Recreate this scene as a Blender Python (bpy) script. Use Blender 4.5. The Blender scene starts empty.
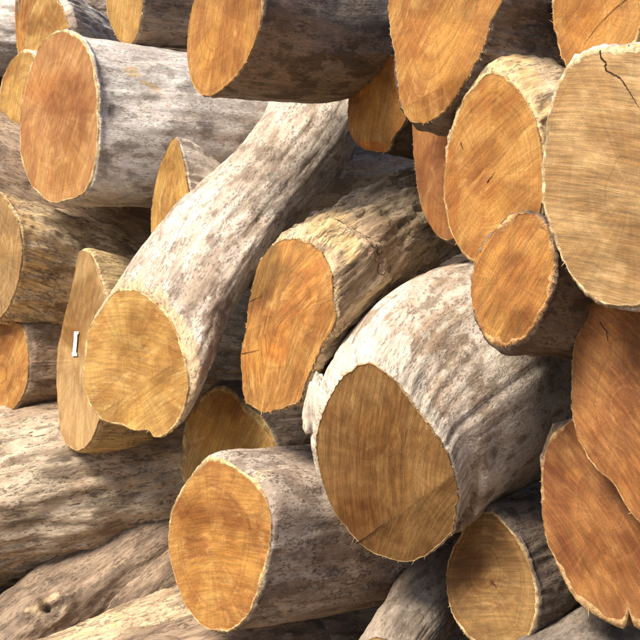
import bpy, math, random
import numpy as np
from mathutils import Vector

# ------------------------------------------------------------------ camera
S = bpy.context.scene
COL = S.collection
D = 4.2                                   # camera stands 4.2 m in front of the middle of the pile
HALF = math.radians(15.0)
F = 320.0 / math.tan(HALF)                # focal length in photo pixels
cam_d = bpy.data.cameras.new('camera'); cam = bpy.data.objects.new('camera', cam_d); COL.objects.link(cam)
cam.location = (0, -D, 0); cam.rotation_euler = (math.radians(90), 0, 0)
cam_d.sensor_width = 36; cam_d.sensor_height = 36
cam_d.angle = 2 * HALF
cam_d.clip_start = 0.05; cam_d.clip_end = 500
S.camera = cam

# ------------------------------------------------------------------ light
TO_SUN = Vector((-0.48, -0.43, 0.77)).normalized()
el = math.asin(TO_SUN.z); az = math.atan2(TO_SUN.x, TO_SUN.y)
W = bpy.data.worlds.new('World'); S.world = W; W.use_nodes = True
nt = W.node_tree; nt.nodes.clear()
sky = nt.nodes.new('ShaderNodeTexSky'); sky.sky_type = 'NISHITA'; sky.sun_disc = False
sky.sun_elevation = el; sky.sun_rotation = az; sky.air_density = 0.8; sky.dust_density = 2.0; sky.ozone_density = 0.6
bg = nt.nodes.new('ShaderNodeBackground'); bg.inputs['Strength'].default_value = 0.10
wo = nt.nodes.new('ShaderNodeOutputWorld')
nt.links.new(sky.outputs[0], bg.inputs[0]); nt.links.new(bg.outputs[0], wo.inputs[0])
sd = bpy.data.lights.new('sun', 'SUN'); sd.energy = 4.0; sd.angle = math.radians(22.0); sd.color = (1.0, 0.90, 0.76)
so = bpy.data.objects.new('sun', sd); COL.objects.link(so)
so.rotation_euler = TO_SUN.to_track_quat('Z', 'Y').to_euler(); so.location = (-4, -3, 6)

S.view_settings.view_transform = 'Standard'; S.view_settings.look = 'None'
S.view_settings.gamma = 1.0; S.view_settings.use_curve_mapping = False
S.view_settings.exposure = 0.85
S.cycles.use_denoising = True; S.cycles.use_adaptive_sampling = True; S.cycles.adaptive_threshold = .02
S.cycles.max_bounces = 4; S.cycles.diffuse_bounces = 3; S.cycles.glossy_bounces = 1; S.cycles.caustics_reflective = False

# ------------------------------------------------------------------ helpers
def unproj(px, py, y):
    """point on the world plane Y=y that photo pixel (px,py) shows"""
    d = y + D
    return np.array([(px - 320.0) / F * d, y, -(py - 320.0) / F * d])

def unproj_plane(px, py, P0, n):
    c = np.array([0, -D, 0.0]); r = np.array([(px - 320.0) / F, 1.0, -(py - 320.0) / F])
    t = np.dot(P0 - c, n) / np.dot(r, n)
    return c + r * t

def proj(P):
    d = P[..., 1] + D
    return 320 + F * P[..., 0] / d, 320 - F * P[..., 2] / d

_rng = np.random.RandomState(7)
_perm = _rng.permutation(256); _perm = np.concatenate([_perm, _perm, _perm])
_grad = _rng.normal(size=(256, 3)); _grad /= np.linalg.norm(_grad, axis=1)[:, None]
def perlin(x, y, z):
    xi = np.floor(x).astype(int); yi = np.floor(y).astype(int); zi = np.floor(z).astype(int)
    xf = x - xi; yf = y - yi; zf = z - zi
    xi &= 255; yi &= 255; zi &= 255
    fx = xf**3 * (xf * (xf * 6 - 15) + 10); fy = yf**3 * (yf * (yf * 6 - 15) + 10); fz = zf**3 * (zf * (zf * 6 - 15) + 10)
    out = 0
    for a in (0, 1):
        wa = fx if a else 1 - fx
        pa = _perm[xi + a]
        for b in (0, 1):
            wb = fy if b else 1 - fy
            pb = _perm[pa + yi + b]
            for c in (0, 1):
                wc = fz if c else 1 - fz
                g = _grad[_perm[pb + zi + c] & 255]
                out = out + wa * wb * wc * (g[..., 0] * (xf - a) + g[..., 1] * (yf - b) + g[..., 2] * (zf - c))
    return out * 1.5
def fbm(x, y, z, oct=4, gain=0.5):
    s = 0; a = 1.0
    for k in range(oct):
        s = s + a * perlin(x * 2**k + 17.3 * k, y * 2**k + 5.1 * k, z * 2**k + 9.7 * k); a *= gain
    return s
def sstep(a, b, x):
    t = np.clip((x - a) / (b - a), 0, 1); return t * t * (3 - 2 * t)

def mesh(name, verts, faces, mat, parent=None, smooth=True, attrs=None):
    me = bpy.data.meshes.new(name)
    me.from_pydata([tuple(v) for v in verts.tolist()] if isinstance(verts, np.ndarray) else verts, [],
                   faces if isinstance(faces, list) else faces.tolist())
    if smooth: me.polygons.foreach_set('use_smooth', [True] * len(me.polygons))
    for nm, arr in (attrs or {}).items():
        at = me.attributes.new(nm, 'FLOAT_VECTOR', 'POINT'); at.data.foreach_set('vector', np.ascontiguousarray(arr, dtype=np.float32).ravel())
    me.materials.append(mat); me.update()
    o = bpy.data.objects.new(name, me); COL.objects.link(o)
    if parent is not None:
        o.parent = parent
    return o

def grid_faces(nr, na, base=0):
    """nr rings of na verts, closed around"""
    i = np.arange(nr - 1)[:, None]; j = np.arange(na)[None, :]
    a = base + i * na + j; b = base + i * na + (j + 1) % na
    return np.stack([a, b, b + na, a + na], -1).reshape(-1, 4)

# ------------------------------------------------------------------ materials
class NT:
    def __init__(s, name):
        s.m = bpy.data.materials.new(name); s.m.use_nodes = True; s.t = s.m.node_tree; s.t.nodes.clear()
        s.out = s.n('ShaderNodeOutputMaterial'); s.b = s.n('ShaderNodeBsdfPrincipled'); s.l(s.b.outputs[0], s.out.inputs[0])
    def n(s, t, **k):
        x = s.t.nodes.new(t)
        for a, v in k.items(): setattr(x, a, v)
        return x
    def l(s, a, b): s.t.links.new(a, b)
    def put(s, sock, v):
        if isinstance(v, bpy.types.NodeSocket): s.l(v, sock)
        else: sock.default_value = v if not (isinstance(v, tuple) and len(v) == 3 and len(sock.default_value) == 4) else v + (1,)
    def attr(s, nm): return s.n('ShaderNodeAttribute', attribute_name=nm).outputs['Vector']
    def sep(s, v):
        x = s.n('ShaderNodeSeparateXYZ'); s.l(v, x.inputs[0]); return x.outputs
    def scale(s, v, sc, off=(0, 0, 0)):
        x = s.n('ShaderNodeMapping'); s.l(v, x.inputs[0]); x.inputs['Scale'].default_value = sc; x.inputs['Location'].default_value = off; return x.outputs[0]
    def noise(s, v, sc, det=4, rough=0.55, dist=0.0):
        x = s.n('ShaderNodeTexNoise'); s.l(v, x.inputs['Vector']); x.inputs['Scale'].default_value = sc
        x.inputs['Detail'].default_value = det; x.inputs['Roughness'].default_value = rough; x.inputs['Distortion'].default_value = dist
        return x.outputs[0]
    def vor(s, v, sc, feat='F1', rnd=1.0):
        x = s.n('ShaderNodeTexVoronoi', feature=feat); s.l(v, x.inputs['Vector']); x.inputs['Scale'].default_value = sc
        x.inputs['Randomness'].default_value = rnd
        return x.outputs['Distance']
    def math(s, op, a, b=0.0, c=0.0, clamp=False):
        x = s.n('ShaderNodeMath', operation=op, use_clamp=clamp)
        s.put(x.inputs[0], a); s.put(x.inputs[1], b); s.put(x.inputs[2], c); return x.outputs[0]
    def mr(s, v, a, b, c=0.0, d=1.0, smooth=True):
        x = s.n('ShaderNodeMapRange', interpolation_type='SMOOTHSTEP' if smooth else 'LINEAR')
        s.put(x.inputs[0], v); x.inputs[1].default_value = a; x.inputs[2].default_value = b; x.inputs[3].default_value = c; x.inputs[4].default_value = d
        return x.outputs[0]
    def mix(s, f, a, b, mode='MIX'):
        x = s.n('ShaderNodeMix', data_type='RGBA', blend_type=mode, clamp_result=False)
        s.put(x.inputs[0], f); s.put(x.inputs[6], a); s.put(x.inputs[7], b); return x.outputs[2]
    def val(s, f):  # scalar -> grey colour
        x = s.n('ShaderNodeCombineColor'); [s.put(x.inputs[i], f) for i in range(3)]; return x.outputs[0]
    def bump(s, h, dist, strength=1.0, prev=None):
        x = s.n('ShaderNodeBump'); s.put(x.inputs['Height'], h); x.inputs['Distance'].default_value = dist; x.inputs['Strength'].default_value = strength
        if prev is not None: s.l(prev, x.inputs['Normal'])
        return x.outputs[0]

PALE = dict(a=(.58, .51, .43), b=(.36, .275, .205), dark=(.11, .08, .062), wood=(.62, .47, .29), fleck=.36, plate=.25, fib=.35, st=.55, rel=1.0)
GREY = dict(a=(.62, .58, .53), b=(.42, .365, .32), dark=(.075, .06, .05), wood=(.60, .46, .29), fleck=.3, plate=.2, fib=.35, st=.5, rel=.9)
TAWNY = dict(a=(.54, .42, .27), b=(.36, .255, .155), dark=(.10, .06, .032), wood=(.66, .47, .24), fleck=.5, plate=.4, fib=.6, st=.35, rel=1.2)
BROWN = dict(a=(.33, .24, .165), b=(.19, .13, .085), dark=(.06, .042, .03), wood=(.50, .37, .22), fleck=.5, plate=.35, fib=.5, st=.35, rel=1.0)
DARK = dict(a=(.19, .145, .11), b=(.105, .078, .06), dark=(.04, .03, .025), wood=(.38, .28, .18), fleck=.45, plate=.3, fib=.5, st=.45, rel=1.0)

def bark_mat(name, p, seed):
    k = NT(name)
    co = k.scale(k.attr('logco'), (1, 1, 1), (seed * 3.7, seed * 1.9, seed * 2.3))
    ms = k.sep(k.attr('msk'))
    st = p['st']
    cs = k.scale(co, (1, 1, st))
    big = k.noise(cs, 5.0, 3, .6)
    mid = k.noise(cs, 22.0, 4, .68)
    fine = k.noise(cs, 120.0, 3, .7)
    fibc = k.scale(co, (1, 1, .06))
    fib = k.noise(fibc, 75.0, 3, .65)
    col = k.mix(k.mr(k.math('ADD', k.math('MULTIPLY', big, .65), k.math('MULTIPLY', mid, .35)), .40, .60), p['a'], p['b'])
    # rosy / ochre drift
    drift0 = k.noise(cs, 9.0, 2, .5); drift = k.mr(drift0, .50, .72)
    col = k.mix(k.math('MULTIPLY', drift, .45), col, (p['a'][0] * 1.0, p['a'][1] * .82, p['a'][2] * .68))
    lich = k.mr(k.math('ADD', k.math('MULTIPLY', drift0, .5), k.math('MULTIPLY', mid, .5)), .53, .62)
    col = k.mix(k.math('MULTIPLY', lich, .5), col, tuple(min(.72, c * 1.35 + .03) for c in p['a']))
    patch = k.mr(k.math('ADD', k.math('MULTIPLY', k.noise(k.scale(co, (1, 1, st * 1.2)), 12.0, 3, .6), .75), k.math('MULTIPLY', fine, .25)), .525, .56)
    col = k.mix(k.math('MULTIPLY', patch, .78), col, tuple(c * .62 for c in p['b']))
    patch2 = k.mr(k.math('ADD', k.math('MULTIPLY', k.noise(k.scale(co, (1, 1, st), (4.1, 2.2, 7.3)), 8.0, 3, .6), .8), k.math('MULTIPLY', fine, .2)), .53, .56)
    col = k.mix(k.math('MULTIPLY', patch2, .45), col, tuple(min(.7, c * 1.18) for c in p['a']))
    # plates: crack network broken up
    pl = k.vor(k.scale(co, (1, 1, st * .7)), 17.0, 'DISTANCE_TO_EDGE')
    crackm = k.math('MULTIPLY', k.mr(k.math('ADD', pl, k.math('MULTIPLY', k.math('SUBTRACT', fine, .5), .12)), .0, .05, 1, 0), k.mr(drift0, .46, .60))
    # dark scars in clusters
    sc = k.vor(k.scale(co, (1, 1, .55)), 46.0, 'F1')
    scm = k.math('MULTIPLY', k.mr(k.math('ADD', sc, k.math('MULTIPLY', mid, .5)), .40, .50, 1, 0), k.mr(big, .50, .62))
    spk = k.mr(k.math('ADD', k.math('MULTIPLY', mid, .5), k.math('MULTIPLY', fine, .5)), .39, .455, 1, 0)
    dm = k.math('MAXIMUM', k.math('MULTIPLY', crackm, p['plate'] * 1.6, clamp=True), k.math('MULTIPLY', k.math('MAXIMUM', scm, spk), p['fleck'] * 1.5, clamp=True))
    stain = k.mr(k.math('ADD', ms[1], k.math('MULTIPLY', k.math('SUBTRACT', mid, .5), 1.6)), .35, .75)
    col = k.mix(k.math('MULTIPLY', k.mr(fib, .35, .55, 1, 0), p['fib'] * .55), col, p['dark'])
    col = k.mix(k.math('MULTIPLY', dm, .62), col, p['dark'])
    col = k.mix(k.math('MULTIPLY', stain, .75), col, p['dark'])
    # bare wood where the bark has come off
    wm = k.mr(k.math('ADD', ms[0], k.math('MULTIPLY', k.math('SUBTRACT', k.math('ADD', k.math('MULTIPLY', mid, .6), k.math('MULTIPLY', fib, .4)), .5), 1.8)), .42, .56)
    wcol = k.mix(k.mr(fib, .35, .65), tuple(c * .62 for c in p['wood']), p['wood'])
    wcol = k.mix(k.math('MULTIPLY', spk, .4), wcol, p['dark'])
    col = k.mix(wm, col, wcol)
    col = k.mix(1.0, col, k.val(k.mr(fine, .25, .75, .72, 1.25, False)), 'MULTIPLY')
    k.l(col, k.b.inputs['Base Color'])
    k.l(k.mr(fine, .3, .7, .62, .9), k.b.inputs['Roughness'])
    k.b.inputs['Specular IOR Level'].default_value = .28
    h = k.math('ADD', k.math('MULTIPLY', mid, .5), k.math('MULTIPLY', fine, .22))
    h = k.math('ADD', h, k.math('MULTIPLY', fib, .55 * p['fib']))
    h = k.math('SUBTRACT', h, k.math('MULTIPLY', spk, .28 * p['fleck'] * 1.5))
    k.l(k.bump(h, .008 * p['rel']), k.b.inputs['Normal'])
    return k.m

def face_mat(name, c1, c2, c3, seed, ring=.5, saw=.6, sawf=1.0, heart=0.0, glossy=0.0):
    saw *= .85; ring = min(.8, ring * 1.35)
    """c1 main wood, c2 darker/redder, c3 paler"""
    k = NT(name)
    fc = k.attr('fco'); x, y, r = k.sep(fc)
    tint = k.attr('tint')
    off = (seed * 2.1, seed * 1.3, 0)
    xy = k.n('ShaderNodeCombineXYZ'); k.l(x, xy.inputs[0]); k.l(y, xy.inputs[1]); xy.inputs[2].default_value = seed
    P = k.scale(xy.outputs[0], (1, 1, 1), off)
    big = k.noise(P, 5.5, 2, .55, .6)
    yw = k.math('ADD', y, k.math('MULTIPLY', k.math('SUBTRACT', k.noise(P, 2.6, 1, .4), .5), .035))
    xy2 = k.n('ShaderNodeCombineXYZ'); k.l(x, xy2.inputs[0]); k.l(yw, xy2.inputs[1]); xy2.inputs[2].default_value = seed
    Pw = k.scale(xy2.outputs[0], (1, 1, 1), off)
    blot = k.noise(k.scale(P, (1, 2.2, 1)), 9.0, 3, .6, .8)
    # saw strokes run along x
    s1 = k.noise(k.scale(Pw, (6.0, 95 * sawf, 1)), 1.0, 2, .6)
    s2 = k.noise(k.scale(Pw, (20.0, 330 * sawf, 1)), 1.0, 3, .65)
    s3 = k.noise(k.scale(Pw, (2.4, 26 * sawf, 1)), 1.0, 3, .55)
    # growth rings: a noise that depends on the ring coordinate only (plus slow wander)
    rw = k.math('ADD', r, k.math('MULTIPLY', k.math('SUBTRACT', big, .5), .12))
    rv = k.n('ShaderNodeCombineXYZ'); k.l(k.math('MULTIPLY', rw, 24.0), rv.inputs[0]); rv.inputs[1].default_value = seed * 5.1
    k.l(k.math('MULTIPLY', blot, .5), rv.inputs[2])
    rg = k.noise(rv.outputs[0], 1.0, 4, .6)
    rv2 = k.n('ShaderNodeCombineXYZ'); k.l(k.math('MULTIPLY', rw, 70.0), rv2.inputs[0]); rv2.inputs[1].default_value = seed * 2.1; k.l(k.math('MULTIPLY', blot, .8), rv2.inputs[2])
    rg2 = k.noise(rv2.outputs[0], 1.0, 2, .5)
    fine = k.noise(P, 260.0, 2, .7)
    # fibre flecks: short dashes along the radius direction
    col = k.mix(k.mr(big, .38, .62), c1, c2)
    col = k.mix(k.math('MULTIPLY', k.mr(blot, .50, .72), .65), col, c3)
    col = k.mix(k.math('MULTIPLY', k.mr(s3, .52, .72), .35 * saw), col, c3)
    col = k.mix(k.math('MULTIPLY', k.mr(s3, .50, .33), .60 * saw), col, c2)
    col = k.mix(k.math('MULTIPLY', k.mr(rg, .52, .70), ring), col, tuple(c * .55 for c in c2))
    col = k.mix(k.math('MULTIPLY', k.mr(rg, .46, .32), ring * .6), col, c3)
    col = k.mix(k.math('MULTIPLY', k.mr(rg2, .50, .68), ring * .8), col, tuple(c * .7 for c in c2))
    if heart: col = k.mix(k.math('MULTIPLY', k.mr(rw, .25, .75, 1, 0), heart), col, tuple(c * .75 for c in c2))
    col = k.mix(1.0, col, k.val(k.mr(s1, .28, .72, 1 - .40 * saw, 1 + .32 * saw, False)), 'MULTIPLY')
    col = k.mix(1.0, col, k.val(k.mr(s2, .25, .75, 1 - .38 * saw, 1 + .34 * saw, False)), 'MULTIPLY')
    col = k.mix(1.0, col, k.val(k.mr(fine, .25, .75, .74, 1.24, False)), 'MULTIPLY')
    ry = k.noise(k.scale(k.attr('ray'), (13, 13, 1.6), (seed, seed * .7, 0)), 1.0, 3, .62)
    col = k.mix(1.0, col, k.val(k.mr(ry, .28, .72, .83, 1.15, False)), 'MULTIPLY')
    col = k.mix(1.0, col, tint, 'MULTIPLY')
    k.l(col, k.b.inputs['Base Color'])
    k.l(k.mr(s2, .3, .7, .55 - glossy, .8 - glossy), k.b.inputs['Roughness'])
    k.b.inputs['Specular IOR Level'].default_value = .3
    h = k.math('ADD', k.math('MULTIPLY', s1, .5 * saw), k.math('MULTIPLY', s2, .35 * saw))
    h = k.math('ADD', h, k.math('MULTIPLY', s3, .6 * saw)); h = k.math('ADD', h, k.math('MULTIPLY', fine, .12))
    k.l(k.bump(h, .0035), k.b.inputs['Normal'])
    return k.m

def rim_mat(name, c, seed):
    k = NT(name)
    P = k.scale(k.attr('logco'), (1, 1, 1), (seed, seed * 2, seed * 3))
    n1 = k.noise(P, 40, 5, .65); n2 = k.noise(P, 220, 4, .7)
    n0 = k.noise(P, 9, 3, .6)
    col = k.mix(k.mr(n1, .38, .62), c, tuple(a * b for a, b in zip(c, (.55, .46, .36))))
    col = k.mix(k.math('MULTIPLY', k.mr(n0, .46, .62), .8), col, tuple(a * b for a, b in zip(c, (.38, .30, .24))))
    col = k.mix(k.math('MULTIPLY', k.mr(n2, .36, .46, 1, 0), .6), col, (.16, .09, .045))
    k.l(col, k.b.inputs['Base Color']); k.b.inputs['Roughness'].default_value = .85; k.b.inputs['Specular IOR Level'].default_value = .2
    k.l(k.bump(k.math('ADD', n1, k.math('MULTIPLY', n2, .6)), .006), k.b.inputs['Normal'])
    return k.m

def plain_mat(name, c, rough=.85, var=.3, sc=60):
    k = NT(name)
    tc = k.n('ShaderNodeTexCoord').outputs['Object']
    n = k.noise(tc, sc, 5, .65)
    k.l(k.mix(k.mr(n, .35, .65), c, tuple(a * (1 - var) for a in c)), k.b.inputs['Base Color'])
    k.b.inputs['Roughness'].default_value = rough; k.b.inputs['Specular IOR Level'].default_value = .2
    k.l(k.bump(n, .004), k.b.inputs['Normal'])
    return k.m
M_CRACK_SHADE = plain_mat('crack_shade', (.045, .022, .010))  # near-black colour stands for the shade down inside a crack
M_WHITE = plain_mat('white_paint', (.82, .81, .78), .6, .08)
M_SPLINT = plain_mat('splinter_wood', (.55, .38, .20), .8, .4, 30)

# ------------------------------------------------------------------ ground
def ground():
    k = NT('bare_earth')
    tc = k.n('ShaderNodeTexCoord').outputs['Object']
    n1 = k.noise(tc, 1.3, 6, .6); n2 = k.noise(tc, 14, 6, .7)
    col = k.mix(k.mr(n1, .35, .65), (.23, .165, .11), (.15, .105, .07)); col = k.mix(k.mr(n2, .5, .7), col, (.30, .23, .16))
    k.l(col, k.b.inputs['Base Color']); k.b.inputs['Roughness'].default_value = .95
    k.l(k.bump(n2, .03), k.b.inputs['Normal'])
    n = 60; xs = np.sign(np.linspace(-1, 1, n)) * np.abs(np.linspace(-1, 1, n))**2.2 * 120
    X, Y = np.meshgrid(xs, xs)
    Z = -1.62 + .05 * fbm(X * .8, Y * .8, X * 0 + 3.3, 3)
    v = np.stack([X, Y, Z], -1).reshape(-1, 3)
    i, j = np.meshgrid(np.arange(n - 1), np.arange(n - 1), indexing='ij'); a = (i * n + j).ravel()
    o = mesh('ground', v, np.stack([a, a + 1, a + n + 1, a + n], -1), k.m)
    o['kind'] = 'structure'
ground()

# ------------------------------------------------------------------ a log
NA = 168
def yawpitch(yaw, pitch):
    a, b = math.radians(yaw), math.radians(pitch)
    return np.array([math.sin(a) * math.cos(b), math.cos(a) * math.cos(b), math.sin(b)])

def catmull(P, n=240):
    P = np.array(P, float)
    if len(P) == 2:
        t = np.linspace(0, 1, n)[:, None]; return P[0] * (1 - t) + P[1] * t
    Q = np.vstack([2 * P[0] - P[1], P, 2 * P[-1] - P[-2]])
    out = []; m = max(4, n // (len(P) - 1))
    for i in range(1, len(Q) - 2):
        t = np.linspace(0, 1, m, endpoint=False)[:, None]
        p0, p1, p2, p3 = Q[i - 1], Q[i], Q[i + 1], Q[i + 2]
        out.append(.5 * ((2 * p1) + (-p0 + p2) * t + (2 * p0 - 5 * p1 + 4 * p2 - p3) * t**2 + (-p0 + 3 * p1 - 3 * p2 + p3) * t**3))
    out.append(P[-1:]); return np.vstack(out)

FACES = {
 'umber': ((.34, .186, .062), (.24, .115, .036), (.44, .27, .105)),
 'orange': ((.39, .190, .046), (.285, .116, .027), (.49, .285, .088)),
 'ochre': ((.42, .245, .068), (.32, .163, .040), (.52, .345, .125)),
 'red': ((.285, .120, .035), (.20, .072, .021), (.37, .19, .062)),
 'tan': ((.40, .250, .105), (.29, .165, .060), (.49, .335, .160)),
 'brown': ((.27, .152, .050), (.18, .092, .030), (.36, .225, .088)),
 'pink': ((.40, .205, .072), (.30, .132, .044), (.49, .29, .112)),
}
INFO = {}
LOGN = [0]
def log(label, y, outline=None, circ=None, c=None, n=(50, 0), dir=None, path=None, L=1.6, scale=None,
        bark=PALE, wood='orange', rimc=(.66, .47, .23), rimw=.035, rimvar=.5, rimtop=0.0, bare=0.0, barelen=.04, saw_dir=0.0, ring=.35, saw=.6, sawf=1.0, heart=0.0,
        rel=.006, lump=.02, rough_edge=.003, tints=(), creases=(), stains=(), bares=(), cracks=(), flakes=0, flake_to=.6, branch_knots=(), splint=26, roundw=.6, lip=.006, pith=(0, 0), nlen=84, glossy=0.0, ease=.14):
    LOGN[0] += 1; seed = LOGN[0] * 1.37
    rnd = random.Random(LOGN[0] * 11 + 3)
    if circ: cx, cy, rp = circ; c = (cx, cy)
    elif c is None: c = tuple(np.mean(np.array(outline), 0))
    P0 = unproj(c[0], c[1], y)
    if pith == (0, 0): pith = (rnd.uniform(-.22, .22), rnd.uniform(-.25, .25))
    if path is None:
        d = yawpitch(*dir); pts = [P0, P0 + d * L * .33, P0 + d * L * .66, P0 + d * L]
        if scale is None: scale = [1, 1, .97, .92]
        elif len(scale) == 2: scale = list(np.interp([0, .33, .66, 1], [0, 1], scale))
    else:
        pts = [P0] + [unproj(p[0], p[1], p[2]) for p in path]
        scale = [1.0] + [p[3] for p in path]
    C = catmull(pts); seg = np.linalg.norm(np.diff(C, axis=0), axis=1); arc = np.concatenate([[0], np.cumsum(seg)])
    keep = np.concatenate([[True], seg > 1e-7]); C = C[keep]; arc = arc[keep]
    knots = [arc[np.argmin(np.linalg.norm(C - p, axis=1))] for p in pts]
    T = np.gradient(C, axis=0); T /= np.linalg.norm(T, axis=1)[:, None]
    T0 = T[0]; up = np.array([0, 0, 1.0]); E1 = np.cross(T0, up); E1 /= np.linalg.norm(E1)
    e1 = [E1]
    for t in T[1:]:
        v = e1[-1] - t * np.dot(e1[-1], t); e1.append(v / np.linalg.norm(v))
    e1 = np.array(e1); e2 = np.cross(e1, T); Ltot = arc[-1]
    # face plane
    if circ: nv = -T0
    else: nv = -yawpitch(*n) ; nv = np.array([nv[0], nv[1], -nv[2]])   # normal looks back to the left; positive pitch looks up
    fu = np.cross(up, nv); fu /= np.linalg.norm(fu); fv = np.cross(nv, fu)
    phi = np.linspace(0, 2 * math.pi, NA, endpoint=False)
    if circ:
        R = rp * (y + D) / F; rad = np.full(NA, R) * (1 + .05 * np.sin(phi * 2 + seed) + .03 * np.sin(phi * 3 + 2 * seed))
    else:
        o = np.array(outline, float); m = len(o); sm = []
        for i in range(m):                                    # closed spline through the traced points
            p0, p1, p2, p3 = o[i - 1], o[i], o[(i + 1) % m], o[(i + 2) % m]
            for t in np.linspace(0, 1, 10, endpoint=False):
                sm.append(.5 * ((2 * p1) + (-p0 + p2) * t + (2 * p0 - 5 * p1 + 4 * p2 - p3) * t**2 + (-p0 + 3 * p1 - 3 * p2 + p3) * t**3))
        w = np.array([unproj_plane(q[0], q[1], P0, nv) - P0 for q in sm]); uu = w @ fu; vv = w @ fv
        ang = np.arctan2(vv, uu) % (2 * math.pi); rr = np.hypot(uu, vv); s = np.argsort(ang); ang = ang[s]; rr = rr[s]
        rad = np.interp(phi, np.concatenate([ang - 2 * math.pi, ang, ang + 2 * math.pi]), np.concatenate([rr, rr, rr]))
    cph, sph = np.cos(phi), np.sin(phi)
    jag = rough_edge * (fbm(cph * 14 + seed, sph * 14, phi * 0 + seed, 4, .65))
    rad = rad + jag
    rm = rad.mean()
    root = bpy.data.objects.new('log', None); COL.objects.link(root); root.empty_display_size = .1
    root['label'] = label; root['category'] = 'log'; root['group'] = 'cut logs in the pile'
    root.location = Vector(P0)
    fpos = lambda u, v, h=0: P0 + u[..., None] * fu + v[..., None] * fv + (h[..., None] * nv if not np.isscalar(h) else h * nv)
    idn = '%02d' % LOGN[0]
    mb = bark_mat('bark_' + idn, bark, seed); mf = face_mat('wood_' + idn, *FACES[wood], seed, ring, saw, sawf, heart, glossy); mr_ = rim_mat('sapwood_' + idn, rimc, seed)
    # ---- the sawn face
    wi = 1 - rimw * np.clip(.8 + rimvar * 3.2 * fbm(cph * 1.7 + seed, sph * 1.7, phi * 0 + 7.7, 4, .6), .1, 3) - rimtop * np.clip(sph, 0, 1)**2
    wi = np.clip(wi, .6, .995)
    NR = 64; rn = np.linspace(0, 1, NR)[1:]
    U = (rn[:, None] * (wi * rad * cph)[None]); V = (rn[:, None] * (wi * rad * sph)[None])
    def fdisp(U, V):
        h = .0035 * fbm(U * 7 + seed, V * 7, U * 0 + seed, 3)
        a = math.radians(saw_dir); h = h + .0012 * np.abs(perlin(U * 0 + seed, (-U * math.sin(a) + V * math.cos(a)) * 34, (U * math.cos(a) + V * math.sin(a)) * 2.5))
        return h
    def crease(U, V):
        h = U * 0; rot = U * 0; tn = np.ones(U.shape + (3,))
        for cr in creases:
            (ax, ay, bx, by, tilt, dr) = cr[:6]
            A = unproj_plane(ax, ay, P0, nv) - P0; B = unproj_plane(bx, by, P0, nv) - P0
            a2 = np.array([A @ fu, A @ fv]); b2 = np.array([B @ fu, B @ fv]); t = (b2 - a2) / np.linalg.norm(b2 - a2)
            s = (U - a2[0]) * t[1] - (V - a2[1]) * t[0]          # signed distance, positive to the right of a->b
            if len(cr) > 6:                                      # only within the length of the line
                q = (U - a2[0]) * t[0] + (V - a2[1]) * t[1]; wgt = sstep(-.03, .02, q) * sstep(-.03, .02, np.linalg.norm(b2 - a2) - q)
            else: wgt = 1.0
            h = h - math.tan(math.radians(tilt)) * np.clip(s, 0, None) * wgt
            rot = rot + dr * (s > 0)
        return h, rot
    ch, crot = crease(U, V)
    H = (fdisp(U, V) + ch)
    fp = np.concatenate([(P0 + nv * 0)[None], fpos(U, V, H).reshape(-1, 3)])
    fp[0] += nv * H[0].mean()
    def fco(U, V, rnn, rot):
        a = np.radians(saw_dir + rot); x = U * np.cos(a) + V * np.sin(a); yy = -U * np.sin(a) + V * np.cos(a)
        curve = yy + .9 * x**2 * .35
        mx = rnn * np.cos(np.arctan2(V, U)) - pith[0] * (1 - rnn**2); my = rnn * np.sin(np.arctan2(V, U)) - pith[1] * (1 - rnn**2)
        return np.stack([x, curve, np.hypot(mx, my)], -1)
    fa = fco(U, V, np.repeat(rn[:, None], NA, 1), crot).reshape(-1, 3); fa = np.concatenate([np.array([[0, 0, math.hypot(*pith)]]), fa])
    qx = (fp - P0) @ fu - pith[0] * rm; qy = (fp - P0) @ fv - pith[1] * rm; qn = np.hypot(qx, qy) + 1e-5
    ray = np.stack([qx / qn, qy / qn, qn / rm], -1); ray[0] = (0, 0, 0)
    px, py = proj(fp); tn = np.ones((len(fp), 3))
    cxp, cyp = proj(P0); hx, hy = np.ptp(px) / 2, np.ptp(py) / 2
    auto = [(cxp + rnd.uniform(-.7, .7) * hx, cyp + rnd.uniform(-.7, .7) * hy, hx * rnd.uniform(.25, .7), hy * rnd.uniform(.12, .45), rnd.uniform(-60, 60), cc_) for cc_ in ((.80, .74, .66), (.86, .84, .80), (1.12, 1.10, 1.02), (.78, .70, .60), (1.08, 1.08, 1.06))]
    for (tx, ty, rx, ry, rot, colr) in list(tints) + auto:
        a = math.radians(rot); dx = (px - tx); dy = (py - ty)
        q = ((dx * math.cos(a) + dy * math.sin(a)) / rx)**2 + ((-dx * math.sin(a) + dy * math.cos(a)) / ry)**2
        q = q + .5 * fbm(px * .05 + seed, py * .05, px * 0 + 3, 3)
        w = 1 - sstep(.35, 1.25, q)
        tn *= 1 + w[:, None] * (np.array(colr)[None] - 1)
    fcs = grid_faces(NR - 1, NA, 1)[:, ::-1].tolist() + [[0, 1 + j, 1 + (j + 1) % NA] for j in range(NA)]
    inv = -np.array(P0)
    face = mesh('cut_face', fp + inv, fcs, mf, root, True, {'fco': fa, 'tint': tn, 'ray': ray})
    # ---- sapwood rim
    k4 = np.linspace(0, 1, 5)
    rU = (wi[None] + (1 - wi[None]) * k4[:, None]) * (rad * cph)[None]; rV = (wi[None] + (1 - wi[None]) * k4[:, None]) * (rad * sph)[None]
    rh = crease(rU, rV)[0] + fdisp(rU, rV) + np.array([0, .0015, .0012, -.0015, -.006])[:, None] + .0022 * fbm(rU * 60 + seed, rV * 60, rU * 0, 3) * np.array([0, .8, 1, 1, .6])[:, None]
    rp_ = fpos(rU, rV, rh).reshape(-1, 3)
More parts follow.
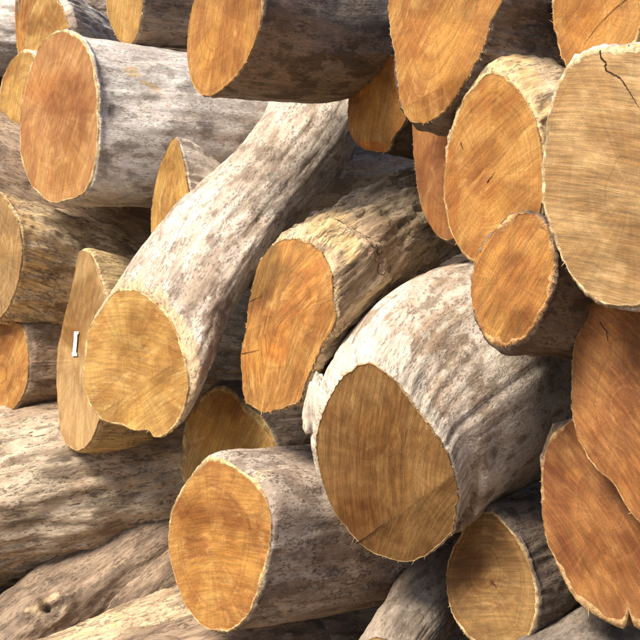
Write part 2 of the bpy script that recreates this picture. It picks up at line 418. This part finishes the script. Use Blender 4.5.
    rim = mesh('sapwood_rim', rp_ + inv, grid_faces(5, NA)[:, ::-1], mr_, face, True, {'logco': rp_ + inv})
    # ---- the bark (side) surface
    edge = rp_[-NA:] - P0
    t0 = edge @ T0; p1 = edge @ e1[0]; p2 = edge @ e2[0]
    ph2 = np.arctan2(p2, p1); r0 = np.hypot(p1, p2); rmean = r0.mean()
    u = np.concatenate([[0, .0022, .006, .011], .011 + (1 - .011) * np.linspace(0, 1, nlen - 3)[1:]**1.35])
    a = t0[None] + (Ltot - t0[None]) * u[:, None]
    dist = a - t0[None]                                             # distance behind the cut
    wr = roundw * sstep(0, .45, dist)
    r = r0[None] * (1 - wr) + rmean * wr
    sc = np.interp(np.clip(a, 0, None), knots, scale)
    r = r * sc
    X = np.cos(ph2)[None] * rmean; Y = np.sin(ph2)[None] * rmean
    X = X + 0 * a; Y = Y + 0 * a
    fade = sstep(0, .03, dist)
    disp = lump * 1.5 * fbm(X * 2.2 + seed, Y * 2.2, a * 1.6 + seed, 3)
    rel = rel * .72
    rdg = fbm(X * 16 + seed, Y * 16, a * 5.0, 4, .6)
    disp = disp + rel * 1.6 * (rdg) + rel * .9 * (1 - 2 * np.abs(fbm(X * 9, Y * 9 + seed, a * 2.2, 3)))
    disp = disp + rel * .55 * fbm(X * 45, Y * 45 + seed, a * 22, 3, .6)
    r = r + disp * fade + lip * sstep(0, .006, dist) * (1 + .8 * fbm(X * 25, Y * 25, a * 0 + seed, 2))
    def ip(A, a): return np.stack([np.interp(np.clip(a, 0, None), arc, A[:, q]) for q in range(3)], -1)
    def side(r, a, cphi, sphi):
        return ip(C, a) + np.clip(a, None, 0)[..., None] * T0 + (r * cphi)[..., None] * ip(e1, a) + (r * sphi)[..., None] * ip(e2, a)
    # extra dents / knots given in photo pixels are found on the camera-facing side
    bp = side(r, a, np.cos(ph2)[None] + 0 * a, np.sin(ph2)[None] + 0 * a)
    delta = rp_[-NA:] - bp[0]                                       # bring the first ring exactly onto the saw cut, ease out behind it
    bp = bp + delta[None] * np.exp(-(dist / ease)**1.5)[..., None]
    kn = np.zeros(bp.shape[:2]); hole = np.zeros(bp.shape[:2])
    for (kx, ky, kr, kh) in branch_knots:                                  # a broken branch knot swelling out of the trunk
        qx, qy = proj(bp); sel = np.hypot(qx - kx, qy - ky) + 60 * (bp[..., 1] - bp[..., 1].min())
        kc = bp[np.unravel_index(np.argmin(sel), sel.shape)].copy(); dd = np.linalg.norm(bp - kc, axis=-1) / kr
        dd = dd * (1 + .45 * fbm(X * 14, Y * 14, a * 14 + seed, 3))
        e_ = np.exp(-dd**2 * .9); ho = np.exp(-(dd / .38)**2)
        out_n = bp - ip(C, a); out_n /= np.linalg.norm(out_n, axis=-1)[..., None]
        bp = bp + out_n * (kh * e_ * (1 + .7 * fbm(X * 30, Y * 30, a * 30, 3)) - kh * 1.5 * ho)[..., None]
        kn = np.maximum(kn, np.clip(e_ * 1.3 - ho, 0, 1)); hole = np.maximum(hole, ho)
    msk = np.zeros(bp.shape)
    msk[..., 0] = bare * (1 - sstep(barelen * .3, barelen * 1.3, dist * (1 + .8 * fbm(X * 12, Y * 12, a * 0 + 2 * seed, 3))))
    msk[..., 0] = np.maximum(msk[..., 0], kn * .5); msk[..., 1] = hole * .8
    px, py = proj(bp)
    for ch_, lst in ((0, bares), (1, stains)):
        for (tx, ty, rx, ry, rot, amt) in lst:
            an = math.radians(rot); dx = px - tx; dy = py - ty
            q = np.sqrt(((dx * math.cos(an) + dy * math.sin(an)) / rx)**2 + ((-dx * math.sin(an) + dy * math.cos(an)) / ry)**2)
            msk[..., ch_] = np.maximum(msk[..., ch_], amt * (1 - sstep(.45, 1.25, q)))
    lco = np.stack([r * np.cos(ph2)[None], r * np.sin(ph2)[None], a], -1)
    NL = len(u); vb = np.concatenate([bp.reshape(-1, 3), ip(C, np.array([Ltot]))])
    fcs = grid_faces(NL, NA)[:, ::-1].tolist() + [[(NL - 1) * NA + (j + 1) % NA, (NL - 1) * NA + j, NL * NA][::-1] for j in range(NA)]
    bo = mesh('bark', vb + inv, fcs, mb, root, True,
              {'logco': np.concatenate([lco.reshape(-1, 3), [[0, 0, Ltot]]]), 'msk': np.concatenate([msk.reshape(-1, 3), [[0, 0, 0]]])})
    # ---- cracks in the face: thin ribbons along traced lines, shade inside the split painted near-black
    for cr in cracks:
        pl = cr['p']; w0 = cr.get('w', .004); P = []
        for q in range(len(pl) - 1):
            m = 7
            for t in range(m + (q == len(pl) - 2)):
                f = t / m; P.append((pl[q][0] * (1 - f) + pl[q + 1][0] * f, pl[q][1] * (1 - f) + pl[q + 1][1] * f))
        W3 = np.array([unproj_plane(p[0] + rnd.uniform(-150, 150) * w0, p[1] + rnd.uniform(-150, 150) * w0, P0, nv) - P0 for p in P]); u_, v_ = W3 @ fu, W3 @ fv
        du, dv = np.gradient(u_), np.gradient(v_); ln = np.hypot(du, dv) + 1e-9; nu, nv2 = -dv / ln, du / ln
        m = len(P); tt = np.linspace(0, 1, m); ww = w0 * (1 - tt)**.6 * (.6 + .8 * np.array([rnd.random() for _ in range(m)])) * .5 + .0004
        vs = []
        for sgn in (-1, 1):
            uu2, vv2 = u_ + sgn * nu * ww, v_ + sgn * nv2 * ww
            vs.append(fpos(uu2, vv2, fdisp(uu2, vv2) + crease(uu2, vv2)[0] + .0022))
        v3 = np.concatenate(vs); mesh('crack', v3 + inv, [[i, i + 1, m + i + 1, m + i] for i in range(m - 1)], M_CRACK_SHADE, face, True)
    # ---- lifted bark flakes
    for q in range(flakes):
        i0 = rnd.randrange(18, max(7, int(NL * flake_to)) - 8); j0 = rnd.randrange(NA)
        hl = rnd.choice((2, 2, 3)); hw = rnd.choice((2, 3, 3)); G = np.zeros((2 * hl + 1, 2 * hw + 1, 3)); LC = np.zeros_like(G)
        for i in range(-hl, hl + 1):
            for j in range(-hw, hw + 1):
                ii, jj = min(i0 + i, NL - 1), (j0 + j) % NA
                e = max(abs(i) / hl, abs(j) / hw)
                p = bp[ii, jj]; cpt = ip(C, np.array([a[ii, jj]]))[0]; nn = p - cpt; nn /= np.linalg.norm(nn)
                k = (i + hl) / (2 * hl)
                G[i + hl, j + hw] = p + nn * (.002 + .008 * max(0, .35 - k) * (1 if q % 2 else .3) - (.004 if e > .99 and k > .5 else 0)) ; LC[i + hl, j + hw] = lco[ii, jj] + np.array([.37, .11, .23])
        # ragged outline: pull the corner points in
        cc = G[hl, hw].copy()
        for i in range(2 * hl + 1):
            for j in range(2 * hw + 1):
                ee = math.hypot((i - hl) / hl, (j - hw) / hw)
                f = 1.0 / max(1.0, ee * (1.0 + .25 * rnd.random())) * (1 - .18 * rnd.random() * (ee > .8)); G[i, j] = cc + (G[i, j] - cc) * f
                # keep it on the round of the log
        nj = 2 * hw + 1; fl = [[i * nj + j, i * nj + j + 1, (i + 1) * nj + j + 1, (i + 1) * nj + j] for i in range(2 * hl) for j in range(nj - 1)]
        nn = cc - ip(C, np.array([a[i0, j0]]))[0]; nn /= np.linalg.norm(nn)
        fo = mesh('bark_flake', G.reshape(-1, 3) + nn * .001 + inv, fl, mb, bo, True, {'logco': LC.reshape(-1, 3), 'msk': np.tile([[0.0, 0.0, 0.0]], (G.size // 3, 1))})
    # ---- torn fibres round the saw cut
    if splint:
        vs, fs = [], []
        for q in range(splint):
            j = rnd.randrange(NA); base = rp_[3 * NA + j]; out_ = base - P0; out_ /= np.linalg.norm(out_)
            tang = rp_[3 * NA + (j + 1) % NA] - base; tang /= np.linalg.norm(tang) + 1e-9
            ln = rnd.uniform(.004, .011) * (2.0 if rnd.random() < .08 else 1); w = rnd.uniform(.0008, .002)
            tip = base + (nv * rnd.uniform(.0, .9) + out_ * rnd.uniform(.1, .9) + tang * rnd.uniform(-.9, .9)) * ln
            b = len(vs); vs += [base - tang * w - out_ * .003, base + tang * w - out_ * .003, base + out_ * w - nv * .003, tip]; fs += [[b, b + 1, b + 3], [b + 1, b + 2, b + 3], [b + 2, b, b + 3]]
        so_ = mesh('torn_fibre', np.array(vs) + inv, fs, M_SPLINT, rim, False); so_['kind'] = 'stuff'
    for o_ in (face, bo): pass
    INFO[label] = dict(root=root, face=face, P0=P0, nv=nv, fu=fu, fv=fv, bp=bp, bark=bo, C=C)
    return root

# ------------------------------------------------------------------ the pile: outlines traced on the saw cuts, each at its own distance
log('big pale log at upper left, sawn face with reddish wavy heartwood band', 1.0,
    [(62,30),(75,33),(84,42),(92,60),(97,90),(98,120),(97,150),(93,175),(84,193),(70,200),(57,203),(45,200),(33,188),(24,170),(20,150),(20,125),(22,100),(28,75),(37,52),(48,36)],
    n=(48,0), dir=(63,-1), L=1.3, scale=[1,.97,.92,.86], bark=GREY, wood='pink', rimw=.03, rimc=(.80,.64,.36), saw_dir=62, ring=.3, tints=[(62,92,34,26,10,(.84,.70,.60)),(60,170,30,28,0,(1.08,1.1,1.0))],
    bares=[(132,72,13,8,30,.56),(148,84,17,5,25,.54)], stains=[(112,108,5,26,0,.5),(205,125,14,10,0,.5),(142,100,8,7,0,.5)], flakes=0, rel=.004)
log('log with narrow golden face at the top, long dark brown bark', -0.05,
    [(262,0),(260,25),(250,55),(235,78),(215,94),(207,96),(196,90),(189,70),(187,45),(190,20),(197,-8),(210,-35),(230,-50),(250,-40),(260,-20)],
    n=(60,0), path=[(320,35,.30,1.0),(400,22,.60,.95),(470,10,.9,.9)], bark=dict(DARK, a=(.27,.21,.16), b=(.15,.115,.085)), wood='orange', saw_dir=70, ring=.3, rimw=.012, rel=.003, lump=.012, tints=[(230,30,26,70,20,(1.06,1.04,.9))], splint=40)
log('log at top centre, fuzzy-edged tapering orange face against very dark bark', -0.35,
    [(388,0),(390,30),(395,60),(398,85),(402,105),(408,120),(416,123),(427,121),(440,113),(455,95),(471,72),(484,45),(491,21),(501,0),(500,-30),(485,-55),(450,-68),(415,-60),(394,-35)],
    n=(45,0), dir=(55,0), L=1.5, bark=DARK, wood='orange', saw_dir=55, ring=.35, rimw=.012, rough_edge=.006, splint=130, creases=[(402,110,470,70,9,25)], rel=.010, lump=.035, scale=[1,1.0,1.0,.95])
log('rounded golden log end in the top right corner', -.55,
    [(552,0),(553,20),(557,45),(566,68),(582,82),(605,86),(625,72),(637,45),(644,10),(642,-30),(625,-62),(598,-75),(572,-62),(556,-30)],
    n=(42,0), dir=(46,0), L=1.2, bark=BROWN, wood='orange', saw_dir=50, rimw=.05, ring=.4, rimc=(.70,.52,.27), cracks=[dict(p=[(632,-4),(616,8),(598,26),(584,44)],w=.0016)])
log('very large light tan log face on the right, with a split at its upper rim', -0.95,
    [(541,190),(543,150),(548,115),(556,85),(570,62),(590,50),(615,46),(640,43),(670,50),(700,85),(715,150),(716,210),(700,265),(670,298),(640,307),(610,306),(595,302),(580,290),(568,270),(555,245),(545,215)],
    c=(628,175), n=(36,0), dir=(46,0), L=1.4, bark=PALE, wood='tan', saw_dir=-14, ring=.25, saw=.85, rimw=.028, rimtop=.05, rimc=(.82,.68,.42), tints=[(600,190,60,20,-12,(.88,.86,.84))],
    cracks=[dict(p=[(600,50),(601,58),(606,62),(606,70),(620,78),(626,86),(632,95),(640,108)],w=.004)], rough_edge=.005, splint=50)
log('tall oval log face right of centre with a small dark knot crack', -0.5,
    [(490,72),(505,78),(518,90),(530,108),(538,130),(542,155),(543,185),(540,212),(528,240),(508,260),(486,266),(470,262),(460,252),(450,230),(444,205),(443,185),(447,150),(455,120),(465,97),(478,82)],
    n=(50,0), path=[(525,160,-.39,1.08),(560,160,-.23,1.12),(640,168,.2,1.0),(720,180,.65,.95)], bark=TAWNY, wood='orange', saw_dir=35, ring=.22, rimw=.03, pith=(-.1,-.1),
    tints=[(480,185,16,16,0,(.82,.72,.7)),(490,110,30,26,20,(1.02,1.0,.9)),(452,200,8,50,0,(.85,.7,.62))], cracks=[dict(p=[(487,183),(492,177),(495,172)],w=.0026),dict(p=[(461,143),(464,150)],w=.003)], rel=.012, bare=.6, barelen=.15, flakes=0)
log('small oval log end lying on top of the large central log', -.66,
    [(520,212),(539,217),(551,237),(555,262),(552,286),(544,310),(533,329),(520,342),(504,347),(490,344),(482,334),(475,317),(471,296),(472,275),(480,251),(494,231),(508,217)],
    n=(46,0), dir=(50,-6), L=1.1, bark=DARK, wood='orange', saw_dir=55, saw=.9, sawf=.6, ring=.3, rimw=.085, rimvar=.6, rimc=(.66,.40,.18), tints=[(520,285,30,40,20,(.92,.82,.78))], stains=[(560,320,40,60,0,.2)], rough_edge=.004)
log('reddish brown log face at the right edge under the largest face', -.72,
    [(582,284),(581,323),(575,341),(571,361),(571,389),(572,416),(576,434),(587,458),(599,473),(614,485),(623,502),(633,516),(650,527),(680,522),(705,480),(715,420),(712,350),(695,300),(660,275),(620,268),(592,272)],
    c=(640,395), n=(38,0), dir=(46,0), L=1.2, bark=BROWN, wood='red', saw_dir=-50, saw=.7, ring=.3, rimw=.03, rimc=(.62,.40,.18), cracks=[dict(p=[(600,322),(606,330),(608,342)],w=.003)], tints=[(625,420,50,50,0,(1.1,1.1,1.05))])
log('large red brown log face in the lower right corner with a notch', -.58,
    [(568,422),(552,434),(544,451),(540,475),(541,506),(545,537),(556,564),(571,595),(592,614),(612,625),(624,628),(628,612),(634,628),(655,628),(685,600),(705,550),(705,490),(690,440),(650,405),(600,400)],
    c=(622,520), n=(38,0), dir=(48,0), L=1.2, bark=BROWN, wood='red', saw_dir=-55, saw=.7, ring=.22, rimw=.045, rimc=(.58,.38,.18), tints=[(556,500,14,60,-12,(.78,.68,.66)),(575,475,9,7,0,(1.35,1.4,1.1)),(600,570,40,35,0,(1.1,1.12,1.05))])
log('small round log end at the bottom right with pale rim and dark pith', -0.25,
    [(489,511),(502,520),(516,537),(526,554),(533,575),(538,599),(536,623),(526,642),(510,655),(492,655),(471,641),(458,626),(449,606),(446,581),(449,557),(458,537),(471,518)],
    n=(42,4), dir=(42,2), L=1.2, bark=DARK, wood='brown', saw_dir=8, ring=.35, rimw=.05, rimvar=.3, rimc=(.66,.50,.28), tints=[(492,583,4,4,0,(.55,.4,.3)),(470,565,26,10,-15,(.82,.76,.7))], cracks=[dict(p=[(492,581),(497,588)],w=.003)])
log('huge central log with shaded brown face and pale smooth swollen bark', -.36,
    [(365,363),(382,370),(399,385),(416,408),(431,428),(446,451),(454,475),(457,496),(454,516),(449,537),(437,550),(423,561),(402,566),(375,557),(360,544),(341,523),(329,502),(318,465),(316,438),(321,416),(331,395),(345,374)],
    c=(386,464), n=(28,-22), path=[(400,432,-.24,1.24),(452,386,.05,1.42),(520,362,.35,1.45),(590,335,.75,1.3)],
    bark=dict(PALE, b=(.36,.26,.175), wood=(.66,.575,.46)), wood='umber', saw_dir=78, saw=.9, ring=.2, rimw=.014, rimc=(.62,.46,.25), bare=.9, barelen=.09, bares=[(330,360,26,44,35,.75),(400,330,22,30,0,.4)], rel=.0012, lump=.014, stains=[(500,440,40,50,30,.34),(452,430,14,40,20,.45),(455,605,5,5,0,.5)],
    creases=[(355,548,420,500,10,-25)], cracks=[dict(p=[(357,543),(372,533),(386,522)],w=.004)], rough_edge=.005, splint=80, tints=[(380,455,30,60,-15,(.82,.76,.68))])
log('squarish orange log face left of centre, frayed tawny bark collar behind it', -0.06,
    [(263,239),(244,248),(234,262),(229,279),(227,303),(229,330),(227,354),(231,382),(240,403),(252,409),(265,413),(279,410),(299,402),(306,382),(323,344),(335,323),(333,299),(329,272),(313,251),(299,243),(282,238)],
    n=(44,-2), path=[(300,300,.03,1.0),(325,278,.17,1.0),(352,258,.27,.90),(405,222,.57,.76),(470,190,1.0,.72)], bark=TAWNY, wood='orange', saw_dir=60, saw=1.0, sawf=.7, ring=.2, rimw=.015, rimc=(.5,.33,.16), bare=.4, barelen=.05, rel=.016, lump=.02, rough_edge=.006, flakes=44, flake_to=.5,
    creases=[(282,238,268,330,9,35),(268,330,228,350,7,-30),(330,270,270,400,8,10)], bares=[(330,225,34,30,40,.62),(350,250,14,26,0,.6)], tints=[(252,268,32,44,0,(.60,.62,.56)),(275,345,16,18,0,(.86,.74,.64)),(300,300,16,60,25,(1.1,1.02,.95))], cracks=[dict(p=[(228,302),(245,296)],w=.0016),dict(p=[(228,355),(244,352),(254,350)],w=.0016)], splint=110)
log('curved pale log rising to the upper right, round golden face at lower left', 0.35,
    [(107,291),(93,310),(82,330),(79,358),(81,382),(89,406),(103,421),(120,426),(137,431),(149,431),(154,437),(162,437),(173,429),(181,417),(186,401),(188,382),(184,354),(175,334),(162,313),(144,298),(131,291),(119,288)],
    n=(44,0), path=[(160,325,.42,1.02),(190,275,.50,.98),(235,222,.64,.92),(285,165,.82,.90),(322,100,1.02,.88),(345,30,1.25,.85)], stains=[(175,280,26,34,40,.40),(205,320,24,60,30,.48),(225,235,22,30,40,.34),(150,262,16,16,0,.35)], bark=dict(PALE, fleck=.5, plate=.5), wood='ochre', saw_dir=28, ring=.25, saw=.6, rimw=.028, rimc=(.74,.56,.30),
    creases=[(186,354,112,406,5,-35)], tints=[(130,338,24,24,0,(.84,.82,.72)),(100,345,8,40,0,(1.08,1.08,1.1))], bare=.7, barelen=.06, rel=.007, lump=.02, flakes=0, flake_to=.75, rough_edge=.003, splint=50)
log('tall thin log face with a small white mark, behind the curved log', 0.95,
    [(79,253),(74,275),(70,296),(62,327),(57,358),(57,389),(59,420),(64,440),(72,449),(80,451),(90,442),(99,420),(106,390),(110,350),(108,310),(100,279),(91,256),(85,250)],
    c=(80,352), n=(50,0), path=[(120,355,1.15,1.02),(170,362,1.4,1.02),(240,365,1.75,.95)], bark=TAWNY, wood='tan', saw_dir=75, ring=.12, saw=.5, rimw=.012, bare=1.0, barelen=.6, rel=.003, lump=.01, tints=[(80,300,30,50,10,(.80,.78,.70)),(75,425,30,30,0,(1.05,1.05,1.05))], roundw=.2)
log('log at the left edge with tawny fibrous bark sloping down, above a smaller face', 1.25,
    [(0,193),(12,210),(18,223),(21,237),(22,252),(21,265),(15,292),(3,316),(-14,324),(-34,312),(-48,280),(-50,240),(-40,210),(-20,192)],
    c=(-12,256), n=(44,-8), dir=(50,-14), L=1.2, bark=TAWNY, wood='tan', saw_dir=70, rimw=.03, rel=.014, scale=[1,.86], bare=.5, barelen=.25, flakes=0)
log('brown shaded log face at the left edge below the tawny log', 1.4,
    [(2,320),(16,322),(24,330),(27,351),(28,366),(27,382),(21,399),(10,411),(-6,414),(-22,404),(-34,380),(-34,350),(-22,328),(-8,320)],
    c=(-4,367), n=(42,0), dir=(60,0), L=1.1, bark=BROWN, wood='orange', saw_dir=60, rimw=.02, rel=.004)
log('long weathered log crossing the lower left, streaked brown bark', 1.3, circ=(-190,535,88), path=[(-60,508,1.34,.97),(60,482,1.4,.93),(170,462,1.5,.85),(300,440,1.65,.8)],
    bark=dict(BROWN, a=(.50,.41,.30), b=(.30,.215,.14), fleck=.6, plate=.35), wood='brown', rel=.014, lump=.03, stains=[(60,460,22,6,-10,.6),(30,520,50,7,-12,.55),(110,500,60,6,-14,.6)], flakes=20, flake_to=.9, nlen=120)
log('bright orange log face at the bottom with blotched grey bark', 0.02,
    [(210,456),(222,459),(237,468),(255,482),(267,502),(271,527),(268,557),(261,585),(254,604),(246,619),(233,630),(220,633),(203,626),(189,612),(179,588),(172,564),(168,537),(170,513),(179,492),(193,472),(203,460)],
    n=(50,0), dir=(54,0), L=1.5, bark=dict(PALE, a=(.43,.36,.295), b=(.27,.20,.15), fleck=.75), wood='orange', saw_dir=8, ring=.2, saw=.65, rimw=.035, rimc=(.78,.60,.32), tints=[(220,520,50,8,12,(.82,.72,.62)),(225,575,40,30,0,(1.04,1.06,1.0))], rel=.004, lump=.012, bares=[(262,475,20,12,10,.5)], stains=[(258,468,12,4,-5,.6),(290,555,26,18,0,.42),(340,570,40,20,0,.35)], flakes=0)
log('brown log face with pale rim wedged behind the bright bottom face', .48,
    [(211,389),(220,386),(230,389),(245,404),(261,417),(270,430),(276,445),(277,470),(265,495),(240,510),(210,508),(190,495),(180,470),(181,445),(184,426),(195,404)],
    n=(38,0), dir=(52,0), L=1.2, bark=DARK, wood='ochre', saw_dir=65, saw=.8, ring=.25, rimw=.09, rimvar=.5, rimc=(.56,.42,.20), splint=30, tints=[(225,430,30,40,0,(1.0,.92,.75))])
log('slanting log with a broken knot in the bottom left corner', 1.0, circ=(-55,715,56), path=[(20,652,1.1,1.0),(90,598,1.22,.97),(165,548,1.36,.9),(250,500,1.6,.85)], bark=dict(BROWN, a=(.30,.22,.15), b=(.18,.125,.085)), wood='brown', rel=.006, lump=.025, nlen=150, branch_knots=[(48,611,.085,.045)])
log('slim brown log showing between the knot log and the bright bottom face', 1.1, circ=(80,665,34), path=[(130,615,1.15,1.0),(175,572,1.22,1.0),(230,520,1.4,1.0)], bark=BROWN, wood='brown', rel=.006, lump=.01)
log('sunlit straw coloured log along the bottom left, fibrous stripped bark', 0.6, circ=(-60,770,72), path=[(40,720,.66,.98),(130,680,.76,.94),(200,650,.86,.9),(265,622,1.0,.88)], bark=TAWNY, wood='tan', rel=.012, lump=.016, bares=[(100,625,60,14,-22,.45)], flakes=24, flake_to=.9, nlen=110)
log('rounded brown log under the bright bottom face, at the bottom edge', 0.45, circ=(40,760,75), path=[(200,690,.50,1.0),(280,672,.6,.95),(312,664,.68,.72)], bark=BROWN, wood='brown', rel=.008, lump=.02)
log('narrow pointed orange log end between the upper left logs', 0.7,
    [(174,138),(180,148),(184,165),(187,182),(191,210),(190,235),(183,255),(170,262),(158,255),(152,235),(151,220),(152,206),(156,179),(160,165),(166,152)],
    n=(45,0), dir=(50,-8), L=.6, bark=PALE, wood='ochre', saw_dir=80, rimw=.02, scale=[1,.8])
log('shaded log lying under the big pale log, brown bark', 1.85, circ=(-160,120,50), path=[(-40,152,1.8,1.0),(60,188,1.75,1.0),(150,222,1.75,.95),(260,250,1.85,.9)], bark=BROWN, wood='brown', rel=.009, lump=.02, flakes=0, flake_to=.9)
log('small orange log end peeking out left of the big pale log', 1.6,
    [(24,50),(14,57),(5,72),(-1,92),(0,112),(8,122),(19,124),(32,118),(40,100),(42,78),(36,58)], n=(46,0), dir=(50,0), L=1.0, bark=PALE, wood='ochre', saw_dir=70, rimw=.05, rimc=(.74,.56,.30))
log('golden leaf shaped log face at the top left, nearer of two touching', 1.5,
    [(36,0),(30,16),(26,33),(25,52),(27,79),(36,88),(50,85),(62,65),(68,40),(68,26),(64,12),(57,-2),(50,-16),(43,-14)], n=(48,0), dir=(22,0), L=.8, scale=[1,.8], bark=PALE, wood='ochre', saw_dir=60, rimw=.04, rough_edge=.006)
log('orange log face at the top left, further of two touching', 2.15,
    [(16,0),(15,18),(16,36),(18,54),(26,66),(36,60),(44,35),(46,5),(42,-25),(32,-40),(22,-28)], n=(48,0), dir=(25,0), L=.6, bark=BROWN, wood='orange', saw_dir=65, rimw=.02)
log('sun bleached log at the far upper left edge', 2.5, circ=(-120,25,42), path=[(-30,30,2.55,1.0),(60,38,2.6,1.0),(160,44,2.7,1.0)], bark=GREY, wood='tan', rel=.006, lump=.02)
log('narrow yellow orange log end at the top edge, second from the left', 1.2,
    [(106,0),(107,10),(110,21),(117,38),(124,43),(131,44),(137,34),(141,18),(143,0),(143,-25),(136,-42),(124,-46),(113,-36),(107,-18)], n=(48,0), dir=(50,3), L=1.0, scale=[1,.6], bark=BROWN, wood='ochre', saw_dir=80, rimw=.02, rel=.006)
log('brown log behind the big pale log near the top edge', 1.95, circ=(50,50,24), path=[(130,48,2.0,1.0),(200,52,2.05,1.0),(280,56,2.2,1.0)], bark=BROWN, wood='brown', rel=.008, lump=.015)
log('grey brown log between the two top left faces and the yellow end', 2.4, circ=(20,8,34), path=[(80,12,2.45,1.0),(140,18,2.5,1.0),(220,22,2.6,1.0)], bark=dict(BROWN, a=(.36,.29,.25)), wood='brown', rel=.010, lump=.02)
log('faceted orange log end hanging below the dark top log', 0.28,
    [(344,92),(345,114),(348,127),(354,141),(363,149),(376,152),(386,150),(395,135),(403,124),(410,105),(411,80),(400,60),(380,52),(360,58),(348,72)], n=(44,-4), dir=(52,0), L=1.0, bark=DARK, wood='orange', saw_dir=75, ring=.2, saw=.6, rimw=.012,
    creases=[(358,95,349,128,22,0),(363,141,390,141,24,0)], tints=[(372,147,14,6,0,(1.1,.8,.6))])
log('red brown log face in the gap under the fuzzy-edged top log', .02,
    [(413,118),(413,140),(414,160),(418,190),(425,215),(437,235),(450,240),(465,225),(476,190),(478,150),(470,115),(450,98),(428,100)], n=(46,0), dir=(52,0), L=1.0, bark=DARK, wood='red', saw_dir=75, saw=.4, ring=.2, rimw=.012)
log('pale grey log glimpsed in the gap behind the curved log', 1.45, circ=(300,172,34), path=[(360,168,1.5,1.0),(420,160,1.55,1.0),(500,150,1.65,1.0)], bark=GREY, wood='tan', rel=.004, lump=.01)
log('smooth dull log coming forward at the bottom, right of centre', -.22,
    [(372,638),(386,640),(400,651),(408,670),(404,696),(388,710),(370,708),(356,694),(350,672),(356,651)], c=(380,674), n=(22,6), path=[(398,640,-.10,1.12),(425,605,.10,1.22),(460,560,.40,1.2),(500,520,.8,1.1)], bark=dict(GREY, a=(.30,.25,.195), b=(.20,.155,.115)), wood='brown', rimc=(.35,.27,.19), rel=.004, lump=.015, roundw=.4)
log('grey log at the bottom edge under the lower right faces', -0.5, circ=(522,728,62), path=[(566,684,-.36,1.0),(616,646,-.1,1.0),(676,606,.2,1.0)], bark=dict(GREY, a=(.22,.185,.15), b=(.14,.115,.09)), wood='brown', rel=.006, lump=.02)
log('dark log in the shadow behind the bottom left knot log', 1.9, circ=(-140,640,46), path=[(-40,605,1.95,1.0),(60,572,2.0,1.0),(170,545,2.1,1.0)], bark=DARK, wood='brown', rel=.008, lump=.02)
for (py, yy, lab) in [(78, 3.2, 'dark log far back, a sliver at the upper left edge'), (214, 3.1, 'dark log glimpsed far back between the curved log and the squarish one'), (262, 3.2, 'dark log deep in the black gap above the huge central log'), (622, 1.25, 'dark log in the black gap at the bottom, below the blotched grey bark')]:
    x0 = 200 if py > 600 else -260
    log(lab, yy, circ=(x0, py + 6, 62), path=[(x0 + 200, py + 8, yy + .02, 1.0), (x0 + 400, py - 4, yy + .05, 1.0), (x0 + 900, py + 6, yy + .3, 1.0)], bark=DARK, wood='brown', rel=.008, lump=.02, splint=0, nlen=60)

# white paint mark on the tall thin face
i_ = INFO['tall thin log face with a small white mark, behind the curved log']
vs, fs = [], []
def strip(pts, w):
    b = len(vs)
    for (x, y) in pts:
        for s in (-1, 1): vs.append(unproj_plane(x + s * w, y, i_['P0'] + i_['nv'] * .006, i_['nv']) - i_['P0'])
    for q in range(len(pts) - 1): fs.append([b + 2 * q, b + 2 * q + 1, b + 2 * q + 3, b + 2 * q + 2])
strip([(75.6, 334), (75.4, 340), (74.8, 347), (74.2, 353)], 1.7)
strip([(76.4, 331.5), (76.0, 334.5)], 2.2); strip([(74.2, 352.5), (74.6, 356)], 2.5)
mesh('paint_mark', np.array(vs), fs, M_WHITE, i_['face'], False)

# chipped lip of bark and wood on the left of the central log's saw cut
def lump_part(name, ctr, axes, mat, parent, inv, seed, amp=.25, nu=22, nv_=14, hollow=0.0):
    vs, lc = [], []
    for i in range(nv_ + 1):
        th = math.pi * i / nv_
        for j in range(nu):
            ph = 2 * math.pi * j / nu
            d = np.array([math.sin(th) * math.cos(ph), math.sin(th) * math.sin(ph), math.cos(th)])
            q = np.sign(d) * np.abs(d)**.7
            f = 1 + amp * float(fbm(np.array([d[0] * 1.6 + seed]), np.array([d[1] * 1.6]), np.array([d[2] * 1.6]), 4, .6)[0])
            if hollow and d[2] > .6: f *= 1 - hollow * (d[2] - .6) / .4
            p = ctr + (axes[0] * q[0] + axes[1] * q[1] + axes[2] * q[2]) * f
            vs.append(p + inv); lc.append(p)
    me = mesh(name, np.array(vs), grid_faces(nv_ + 1, nu).tolist(), mat, parent, True, {'logco': np.array(lc), 'msk': np.tile([[.55, 0, 0]], (len(vs), 1))})
    return me
i_ = INFO['huge central log with shaded brown face and pale smooth swollen bark']
ctr = unproj(314, 402, -.20)
ax = [np.array([.030, -.008, .0]), np.array([.0, .045, .0]), np.array([.016, 0, .088])]
lump_part('bark_chip', ctr, ax, i_['bark'].data.materials[0], i_['bark'], -i_['P0'], 3.3, .28)
ctr = unproj(321, 408, -.265)
lump_part('bark_chip', ctr, [np.array([.014, -.006, 0]), np.array([0, .02, 0]), np.array([.006, 0, .05])], i_['bark'].data.materials[0], i_['bark'], -i_['P0'], 5.1, .3)
